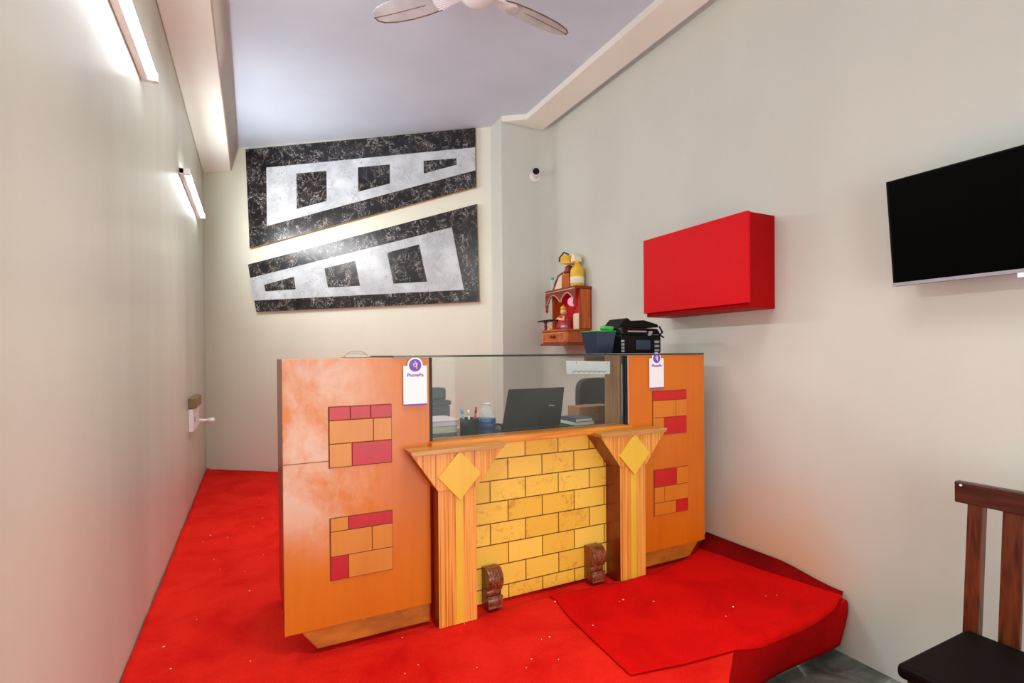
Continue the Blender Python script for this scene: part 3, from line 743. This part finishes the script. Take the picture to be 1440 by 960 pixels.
# ------------------------------------------------------------------ ceiling fan
FC = Vector((.975, 2.275, 2.83))
fan = thing('ceiling_fan', (FC.x, FC.y, ZC), 'pale three-bladed ceiling fan hanging from the lavender ceiling', 'fan')
m = MB(); m.lathe((FC.x, FC.y, 0), [(.02, ZC - .075), (.06, ZC - .06), (.065, ZC - .001)]); m.build('ceiling_canopy', M['fan_white'], fan)
m = MB(); m.tube((FC.x, FC.y, 2.88), (FC.x, FC.y, ZC - .05), .012); m.build('down_rod', M['fan_white'], fan)
m = MB(); m.lathe((FC.x, FC.y, FC.z), [(.01, -.062), (.045, -.056), (.075, -.035), (.088, -.008), (.11, 0), (.118, .02), (.11, .045), (.06, .06), (.02, .065)], 32); mh = m.build('motor_housing', M['fan_white'], fan)
def blade(ang):
    c, s = math.cos(ang), math.sin(ang)
    R_ = Matrix(((c, -s, 0), (s, c, 0), (0, 0, 1)))
    def W(a, b, z): p = R_ @ Vector((a, b, 0)); return (FC.x + p.x, FC.y + p.y, FC.z + z)
    pr = [(.15, .035), (.2, .052), (.28, .062), (.38, .066), (.47, .06), (.535, .045), (.565, .025), (.572, .0)]
    out = pr + [(a, -b) for a, b in pr[::-1][1:]]
    m = MB(); m.prism(out, lambda a, b: W(a, b, .004 + b * .18), lambda a, b: W(a, b, .009 + b * .18)); bl = m.build('blade', M['fan'], fan, .001)
    m = MB(); edge = [(a, -b * .98) for a, b in pr]
    m.path([W(a, b, .003 + b * .18) for a, b in edge], .0035, 6); m.path([W(a, -b * .12, .003) for a, b in pr if a > .25], .0025, 6); m.build('blade_trim', M['fan_rim'], bl)
    m = MB()
    m.prism([(.09, .02), (.15, .03), (.2, .048), (.225, .03), (.232, 0), (.225, -.03), (.2, -.048), (.15, -.03), (.09, -.02)], lambda a, b: W(a, b, -.008 + b * .15), lambda a, b: W(a, b, .004 + b * .18))
    for k in range(-3, 4): m.path([W(.13, k * .006, -.008), (W(.222, k * .013, -.009 + k * .013 * .15))], .0032, 6)
    m.build('blade_bracket', M['fan_white'], bl)
for a in (134, 10, -107): blade(math.radians(a))

# ------------------------------------------------------------------ tube lights
def tube_light(y0, y1, z, label):
    t = thing('tube_light', (XL, (y0 + y1) / 2, z), label, 'light', 'tube lights on the left wall')
    m = MB(); m.box(XL + .001, XL + .03, y0, y1, z - .018, z + .018); m.build('batten', M['white'], t, .003)
    m = MB(); m.tube((XL + .048, y0 + .03, z), (XL + .048, y1 - .03, z), .014); m.build('tube', M['tube'], t)
    for ya, yb in ((y0, y0 + .03), (y1 - .03, y1)):
        m = MB(); m.box(XL + .001, XL + .064, ya, yb, z - .02, z + .02); m.build('end_cap', M['white'], t, .003)
tube_light(1.50, 2.70, 2.305, 'nearer lit tube light high on the left wall, running out of frame')
tube_light(3.946, 5.17, 2.305, 'lit tube light on the left wall near the back corner, farther of the two')

# ------------------------------------------------------------------ small wall things
cc = thing('security_camera', (2.215, 3.938, 2.66), 'small white round security camera with black lens on the wall', 'camera')
m = MB(); m.lathe((2.215, 3.938, 2.65), [(.001, -.018), (.035, -.016), (.05, -.008), (.055, 0)][::1], 24, axis='Y'); m.build('mount_disc', M['white'], cc)
m = MB(); m.tube((2.225, 3.925, 2.655), (2.19, 3.86, 2.665), .028, .028); m.build('camera_body', M['white'], cc)
m = MB(); m.tube((2.1905, 3.861, 2.6649), (2.185, 3.851, 2.666), .029, .027); m.build('lens', M['black'], cc)
sw = thing('wall_socket', (XL, 4.55, .55), 'white switch socket with brown cover on the left wall near the back corner', 'socket')
m = MB(); m.box(XL + .001, XL + .03, 4.32, 4.80, .56, .72); m.build('socket_plate', M['white'], sw, .004)
m = MB(); m.box(XL + .001, XL + .05, 4.34, 4.75, .725, .80); m.build('switch_box', M['olive'], sw, .006)
m = MB(); m.box(XL + .03, XL + .036, 4.4, 4.45, .62, .66); m.build('switch_rocker', M['silver'], sw, .002)
m = MB(); m.tube((XL + .03, 4.70, .60), (XL + .10, 4.72, .595), .014, .012); m.tube((XL + .10, 4.72, .595), (XL + .135, 4.73, .593), .02, .02); m.build('plug', M['white'], sw)

# red wall box
rb = thing('wall_box', (2.26, 2.09, 1.32), 'plain bright red rectangular box fixed high on the right wall', 'box')
m = MB(); m.box(2.166, XR - .001, 1.725, 2.455, 1.318, 1.787); m.build('box_body', M['red_shade'], rb, .004)
m = MB(); m.box(2.148, 2.165, 1.716, 2.462, 1.341, 1.787); m.build('front_panel', M['red_gloss'], rb, .002)

# television
tv = thing('television', (XR, .78, 1.55), 'wide black flat television tilted down from the right wall', 'television')
Y0, Y1 = .40, 1.132
def tvp(a, y, z, off=0):   # a: 0 bottom..1 top ; plane leans into the room at the top
    return (2.245 - .05 * a + off, y, 1.353 + .400 * a)
def slab(a0, a1, y0, y1, o0, o1):
    m = MB(); m.hexa([tvp(a0, y0, 0, o0), tvp(a0, y1, 0, o0), tvp(a0, y1, 0, o1), tvp(a0, y0, 0, o1)], [tvp(a1, y0, 0, o0), tvp(a1, y1, 0, o0), tvp(a1, y1, 0, o1), tvp(a1, y0, 0, o1)]); return m
slab(0, 1, Y0, Y1, 0, .02).build('housing', M['matte_black'], tv, .002)
slab(.03, .985, Y0 + .008, Y1 - .008, -.0015, 0).build('screen', M['screen'], tv)
slab(-.002, .03, Y0, Y1, -.003, .0).build('bezel_strip', M['silver'], tv, .001)
slab(.1, .75, .55, 1.0, .0205, .055).build('rear_housing', M['matte_black'], tv, .008)
lg = MB(); lg.hexa([tvp(-.035, .715, 0, 0), tvp(-.035, .765, 0, 0), tvp(-.035, .765, 0, .006), tvp(-.035, .715, 0, .006)], [tvp(0, .715, 0, 0), tvp(0, .765, 0, 0), tvp(0, .765, 0, .006), tvp(0, .715, 0, .006)])
lg.build('standby_light', M['led'], tv, .001)
m = MB(); m.box(2.345, XR - .001, .66, .86, 1.44, 1.68); m.box(2.27, 2.345, .70, .72, 1.5, 1.6); m.box(2.27, 2.345, .80, .82, 1.5, 1.6); m.build('wall_bracket', M['charcoal'], tv, .002)

# ------------------------------------------------------------------ home shrine on the right wall
sh = thing('home_shrine', (2.25, 3.5, 1.165), 'small carved wooden shrine with red lining and a drawer on the right wall', 'shrine')
S, SR, ST = M['shrine'], M['shrine_red'], M['silver_trim']
m = MB(); m.box(2.15, XR - .001, 3.325, 3.70, 1.185, 1.275); m.build('base_box', S, sh, .003)
m = MB(); m.box(2.135, XR - .001, 3.315, 3.715, 1.166, 1.184); m.build('bottom_moulding', SR, sh, .004)
m = MB(); m.box(2.14, XR - .001, 3.315, 3.71, 1.276, 1.290); m.build('top_moulding', S, sh, .003)
m = MB(); m.box(2.143, 2.15, 3.35, 3.68, 1.20, 1.262); dr = m.build('drawer', S, sh, .002)
m = MB()
for a in ((3.345, 3.685, 1.196, 1.200), (3.345, 3.685, 1.262, 1.266), (3.345, 3.35, 1.196, 1.266), (3.68, 3.685, 1.196, 1.266)): m.box(2.141, 2.15, *a)
m.build('drawer_trim', ST, dr)
m = MB(); m.box(2.132, 2.143, 3.495, 3.545, 1.226, 1.246); m.ball((2.135, 3.50, 1.236), .012); m.ball((2.135, 3.54, 1.236), .012); m.build('drawer_pull', SR, dr)
m = MB(); m.box(2.25, XR - .001, 3.303, 3.318, 1.29, 1.60); sp_ = m.build('side_wall', S, sh, .002)
m = MB(); m.box(2.25, 2.256, 3.30, 3.304, 1.29, 1.60); m.box(2.35, 2.357, 3.30, 3.304, 1.29, 1.60); m.box(2.25, 2.357, 3.30, 3.304, 1.29, 1.296); m.build('side_trim', SR, sp_)
m = MB(); m.box(2.25, XR - .001, 3.70, 3.715, 1.29, 1.60); m.build('side_wall', S, sh, .002)
m = MB(); m.box(2.345, XR - .001, 3.318, 3.70, 1.29, 1.60); m.build('back_lining', M['shrine_in'], sh)
m = MB(); m.box(2.20, XR - .001, 3.295, 3.74, 1.60, 1.622); m.build('canopy_board', SR, sh, .003)
# scalloped arch valance
val = [(3.297, 1.60)]; 
for k in range(2):
    ya = 3.312 + k * .205
    val += [(ya, 1.515), (ya + .02, 1.535)]
    for i in range(9):
        a = PI - PI * i / 8; val.append((ya + .1 - .078 * math.cos(PI - a) if False else ya + .022 + .156 * i / 8, 1.535 + .042 * math.sin(PI * i / 8)))
    val += [(ya + .185, 1.515)]
val += [(3.735, 1.505), (3.738, 1.60)]
m = MB(); m.prism_x(val, 2.205, 2.217); vl = m.build('arch_valance', SR, sh, .001)
m = MB(); m.path([(2.203, y, z) for y, z in val[1:-1]], .0045, 6); m.path([(2.203, 3.30, 1.603), (2.203, 3.735, 1.603)], .005, 6); m.build('beaded_trim', ST, vl)
def col_(y, x=2.17, h=.075, z=1.29):
    m = MB(); m.lathe((x, y, z), [(.016, 0), (.016, .008), (.008, .014), (.014, .03), (.008, .05), (.015, h - .008), (.015, h)], 14); m.build('baluster', SR, sh)
for y in (3.345, 3.55, 3.685): col_(y)
m = MB(); m.box(2.135, 2.24, 3.56, 3.76, 1.365, 1.376); m.build('side_tray', M['black'], sh, .003)
for y in (3.312, 3.728):
    m = MB(); m.lathe((2.21, y, 1.44), [(.004, 0), (.013, .015), (.008, .03), (.015, .05), (.011, .09), (.015, .14)], 14); m.build('hanging_finial', SR, sh)
m = MB(); m.ball((2.29, 3.47, 1.515), .036, n=24); m.build('pink_bulb', M['pink'], sh)
m = MB(); m.hexa([(2.26, 3.47, 1.622), (2.34, 3.47, 1.622), (2.34, 3.58, 1.622), (2.26, 3.58, 1.622)], [(2.26, 3.475, 1.745), (2.34, 3.475, 1.745), (2.34, 3.575, 1.745), (2.26, 3.575, 1.745)])
tw = m.build('spire', M['shrine'], sh, .003)
m = MB(); m.prism([(3.58, 1.622), (3.73, 1.622), (3.70, 1.66), (3.64, 1.735), (3.58, 1.75)], lambda a, b: (2.275, a, b), lambda a, b: (2.34, a, b)); m.build('spire_wing', M['cream'], sh, .004)
m = MB(); m.path([(2.27, 3.735, 1.63), (2.27, 3.70, 1.67), (2.27, 3.645, 1.742), (2.27, 3.57, 1.76), (2.27, 3.47, 1.76)], .007, 8); m.build('spire_trim', SR, sh)
m = MB(); m.lathe((2.30, 3.525, 1.746), [(.04, 0), (.045, .02), (.03, .04), (.035, .055), (.012, .07)], 16); m.build('spire_cap', SR, sh)
# things kept in and on the shrine
fg = thing('figurine', (2.27, 3.56, 1.29), 'small seated figurine in red and gold cloth inside the shrine', 'figurine')
m = MB(); m.lathe((2.27, 3.56, 1.29), [(.07, .001), (.075, .02), (.06, .06), (.042, .1), (.03, .125)], 20); m.build('robe', M['idolred'], fg)
m = MB(); m.ball((2.265, 3.56, 1.44), .026); m.tube((2.265, 3.56, 1.41), (2.265, 3.56, 1.425), .012); m.path([(2.25, 3.53, 1.40), (2.225, 3.50, 1.37), (2.205, 3.54, 1.38)], .009); m.path([(2.25, 3.59, 1.40), (2.225, 3.62, 1.37), (2.205, 3.59, 1.36)], .009); m.build('head_and_arms', M['idolskin'], fg)
m = MB(); m.lathe((2.265, 3.56, 1.46), [(.024, 0), (.026, .01), (.014, .025), (.004, .04)], 14); m.build('crown', M['gold'], fg)
m = MB(); m.box(2.30, 2.325, 3.385, 3.47, 1.291, 1.42); tag(m.build('framed_picture', [M['cream']], bevel=.003), 'small pale framed card leaning inside the shrine at the right', 'picture frame')
m = MB(); m.lathe((2.20, 3.44, 1.291), [(.02, 0), (.03, .012), (.034, .03), (.03, .03), (.018, .012)], 16); tag(m.build('offering_bowl', M['silver']), 'small metal offering bowl on the shrine ledge', 'bowl')
m = MB(); m.lathe((2.19, 3.61, 1.291), [(.018, 0), (.02, .03), (.012, .045), (.014, .05)], 14); tag(m.build('oil_lamp', M['gold']), 'small brass oil lamp under the tray on the shrine ledge', 'lamp')
yb = thing('oil_bottle', (2.29, 3.395, 1.622), 'yellow bottle with cream label standing on top of the shrine at the right', 'bottle')
m = MB(); m.lathe((2.29, 3.395, 1.623), [(.05, 0), (.054, .01), (.054, .12), (.045, .15), (.03, .165), (.022, .18)], 20); m.build('bottle_body', M['gold'], yb)
m = MB(); m.lathe((2.29, 3.395, 1.65), [(.0545, 0), (.0552, .001), (.0552, .05), (.0545, .051)], 20); m.build('paper_label', M['cream'], yb)
m = MB(); m.lathe((2.29, 3.395, 1.80), [(.02, .003), (.02, .022), (.012, .026)], 14); m.build('cap', M['gold'], yb)
m = MB(); m.hexa([(2.25, 3.45, 1.815), (2.34, 3.45, 1.815), (2.34, 3.58, 1.83), (2.25, 3.58, 1.83)], [(2.25, 3.47, 1.885), (2.34, 3.47, 1.885), (2.34, 3.57, 1.905), (2.25, 3.57, 1.905)])
pk = thing('yellow_packet', (2.30, 3.52, 1.815), 'yellow cardboard packet with dark edges perched on the tip of the shrine', 'packet')
m.build('packet_body', M['gold'], pk, .004)
m = MB(); m.path([(2.249, 3.455, 1.888), (2.249, 3.52, 1.915), (2.249, 3.585, 1.885), (2.249, 3.59, 1.85)], .006, 6); m.build('packet_flap', M['black'], pk)
m = MB(); m.hexa([(2.26, 3.385, 1.825), (2.33, 3.385, 1.825), (2.33, 3.44, 1.82), (2.26, 3.44, 1.82)], [(2.27, 3.40, 1.87), (2.33, 3.40, 1.87), (2.33, 3.445, 1.895), (2.27, 3.445, 1.895)])
tag(m.build('incense_packet', M['cream'], bevel=.003), 'small cream packet on the cap of the yellow bottle atop the shrine', 'packet')
cbt = thing('small_bottle', (2.26, 3.72, 1.622), 'tiny clear bottle with teal cap on the left end of the shrine top', 'bottle')
m = MB(); m.lathe((2.26, 3.718, 1.623), [(.018, 0), (.02, .01), (.02, .08), (.012, .10)], 14); m.build('bottle_body', M['clear'], cbt)
m = MB(); m.lathe((2.26, 3.718, 1.723), [(.013, 0), (.013, .02)], 12); m.build('cap', M['teal'], cbt)

# ------------------------------------------------------------------ dining chair at the lower right
dc = thing('dining_chair', (1.86, .63, ZF), 'dark brown wooden dining chair with slatted back and vinyl seat on grey stone floor', 'chair')
ya, yb_ = .405, .848
m = MB(); m.box(1.665, 2.075, ya + .01, yb_ - .013, .150, .192); m.build('seat_cushion', M['seat'], dc, .014, seg=3)
m = MB(); m.box(1.69, 2.07, ya + .025, yb_ - .03, .095, .149); m.build('seat_frame', M['wood_rail'], dc, .003)
def backx(z): return 2.082 + (z - .15) * .085
for y0, y1 in ((ya, ya + .042), (yb_ - .042, yb_)):
    m = MB()
    def sec(z, dx=0): return [(backx(z) + dx, y0, z), (backx(z) + .032 + dx, y0, z), (backx(z) + .032 + dx, y1, z), (backx(z) + dx, y1, z)]
    m.hexa(sec(.10), sec(.60)); m.build('back_post', M['wood_dark'], dc, .003)
    m = MB(); m.hexa([(2.115, y0, ZF), (2.145, y0, ZF), (2.145, y1, ZF), (2.115, y1, ZF)], sec(.10)); m.build('leg', M['wood_dark'], dc, .003)
    m = MB(); m.hexa([(1.70, y0 + .02, ZF), (1.735, y0 + .02, ZF), (1.735, y1 - .0, ZF), (1.70, y1 - .0, ZF)] if y0 < .6 else [(1.70, y0, ZF), (1.735, y0, ZF), (1.735, y1 - .02, ZF), (1.70, y1 - .02, ZF)],
           [(1.695, y0 + .015, .095), (1.74, y0 + .015, .095), (1.74, y1, .095), (1.695, y1, .095)] if y0 < .6 else [(1.695, y0, .095), (1.74, y0, .095), (1.74, y1 - .015, .095), (1.695, y1 - .015, .095)]); m.build('leg', M['wood_dark'], dc, .003)
for y0, y1 in ((.707, .760), (.60, .653), (.493, .546)):
    m = MB(); z0, z1 = .135, .60
    m.hexa([(backx(z0) + .006, y0, z0), (backx(z0) + .022, y0, z0), (backx(z0) + .022, y1, z0), (backx(z0) + .006, y1, z0)], [(backx(z1) + .006, y0, z1), (backx(z1) + .022, y0, z1), (backx(z1) + .022, y1, z1), (backx(z1) + .006, y1, z1)])
    m.build('back_slat', M['wood_dark'], dc, .003)
m = MB(); m.hexa([(2.118, ya - .03, .588), (2.148, ya - .03, .588), (2.148, .883, .588), (2.118, .883, .588)], [(2.124, ya - .035, .658), (2.154, ya - .035, .658), (2.154, .886, .658), (2.124, .886, .658)])
tr2 = m.build('top_rail', M['wood_rail'], dc, .004)
m = MB(); m.lathe((2.1185, .866, .648), [(.004, 0), (.004, .003)], 10, axis='X'); m.build('nail_head', M['white'], tr2)
m = MB(); m.box(1.72, 2.12, ya + .01, ya + .03, -.12, -.09); m.build('stretcher', M['wood_rail'], dc, .003)
m = MB(); m.box(1.72, 2.12, yb_ - .03, yb_ - .01, -.12, -.09); m.build('stretcher', M['wood_rail'], dc, .003)

# ------------------------------------------------------------------ light
def area(name, loc, rot, sx, sy, power, colr=(1, 1, 1)):
    l = bpy.data.lights.new(name, 'AREA'); l.shape = 'RECTANGLE'; l.size = sx; l.size_y = sy; l.energy = power; l.color = colr
    o = bpy.data.objects.new(name, l); col.objects.link(o); o.location = loc; o.rotation_euler = rot; return o
area('entrance_daylight_fill', (.95, FRONT + .05, .7), (PI / 2, 0, 0), 2.4, 1.8, 68, (.96, 1, .985))  # daylight of the open front, added low to lift floor and lower walls
area('ceiling_fill', (.85, 1.0, 3.08), (0, 0, 0), 1.0, 1.0, 15, (.98, 1, .985)).data.spread = math.radians(105)  # added fill light with no real fitting, narrowed to brighten the floor
area('rear_ceiling_fill', (.45, 3.2, 3.08), (0, 0, 0), 1.0, 1.0, 18, (1, .99, .95)).data.spread = math.radians(120)  # second added fill, brightens the rear of the room
for i, y in enumerate((2.1, 4.55)):
    area('tube_glow', (XL + .075, y, 2.305), (0, -PI / 2, 0), .04, 1.1, (10, 17)[i], (.97, .99, 1))
w = bpy.data.worlds.new('daylight'); sc.world = w; w.use_nodes = True
w.node_tree.nodes['Background'].inputs['Color'].default_value = (.95, .97, 1, 1); w.node_tree.nodes['Background'].inputs['Strength'].default_value = .6

# ------------------------------------------------------------------ camera
cd = bpy.data.cameras.new('camera'); cam = bpy.data.objects.new('camera', cd); col.objects.link(cam)
yaw, pitch, roll = math.radians(26.732), math.radians(-.452), math.radians(-.458)
F = Vector((math.sin(yaw) * math.cos(pitch), math.cos(yaw) * math.cos(pitch), math.sin(pitch)))
r = Vector((math.cos(yaw), -math.sin(yaw), 0)); u = r.cross(F)
rt = math.cos(roll) * r + math.sin(roll) * u; up = -math.sin(roll) * r + math.cos(roll) * u
cam.matrix_world = Matrix(((rt.x, up.x, -F.x, 0), (rt.y, up.y, -F.y, 0), (rt.z, up.z, -F.z, 1.1), (0, 0, 0, 1)))
cd.sensor_width = 36; cd.lens = 724.29 / 1440 * 36; cd.shift_y = 23.37 / 1440; cd.clip_start = .02
sc.camera = cam
sc.view_settings.view_transform = 'Standard'; sc.view_settings.look = 'None'; sc.view_settings.exposure = .03; sc.view_settings.gamma = 1
sc.cycles.max_bounces = 10; sc.cycles.diffuse_bounces = 6; sc.cycles.use_denoising = True
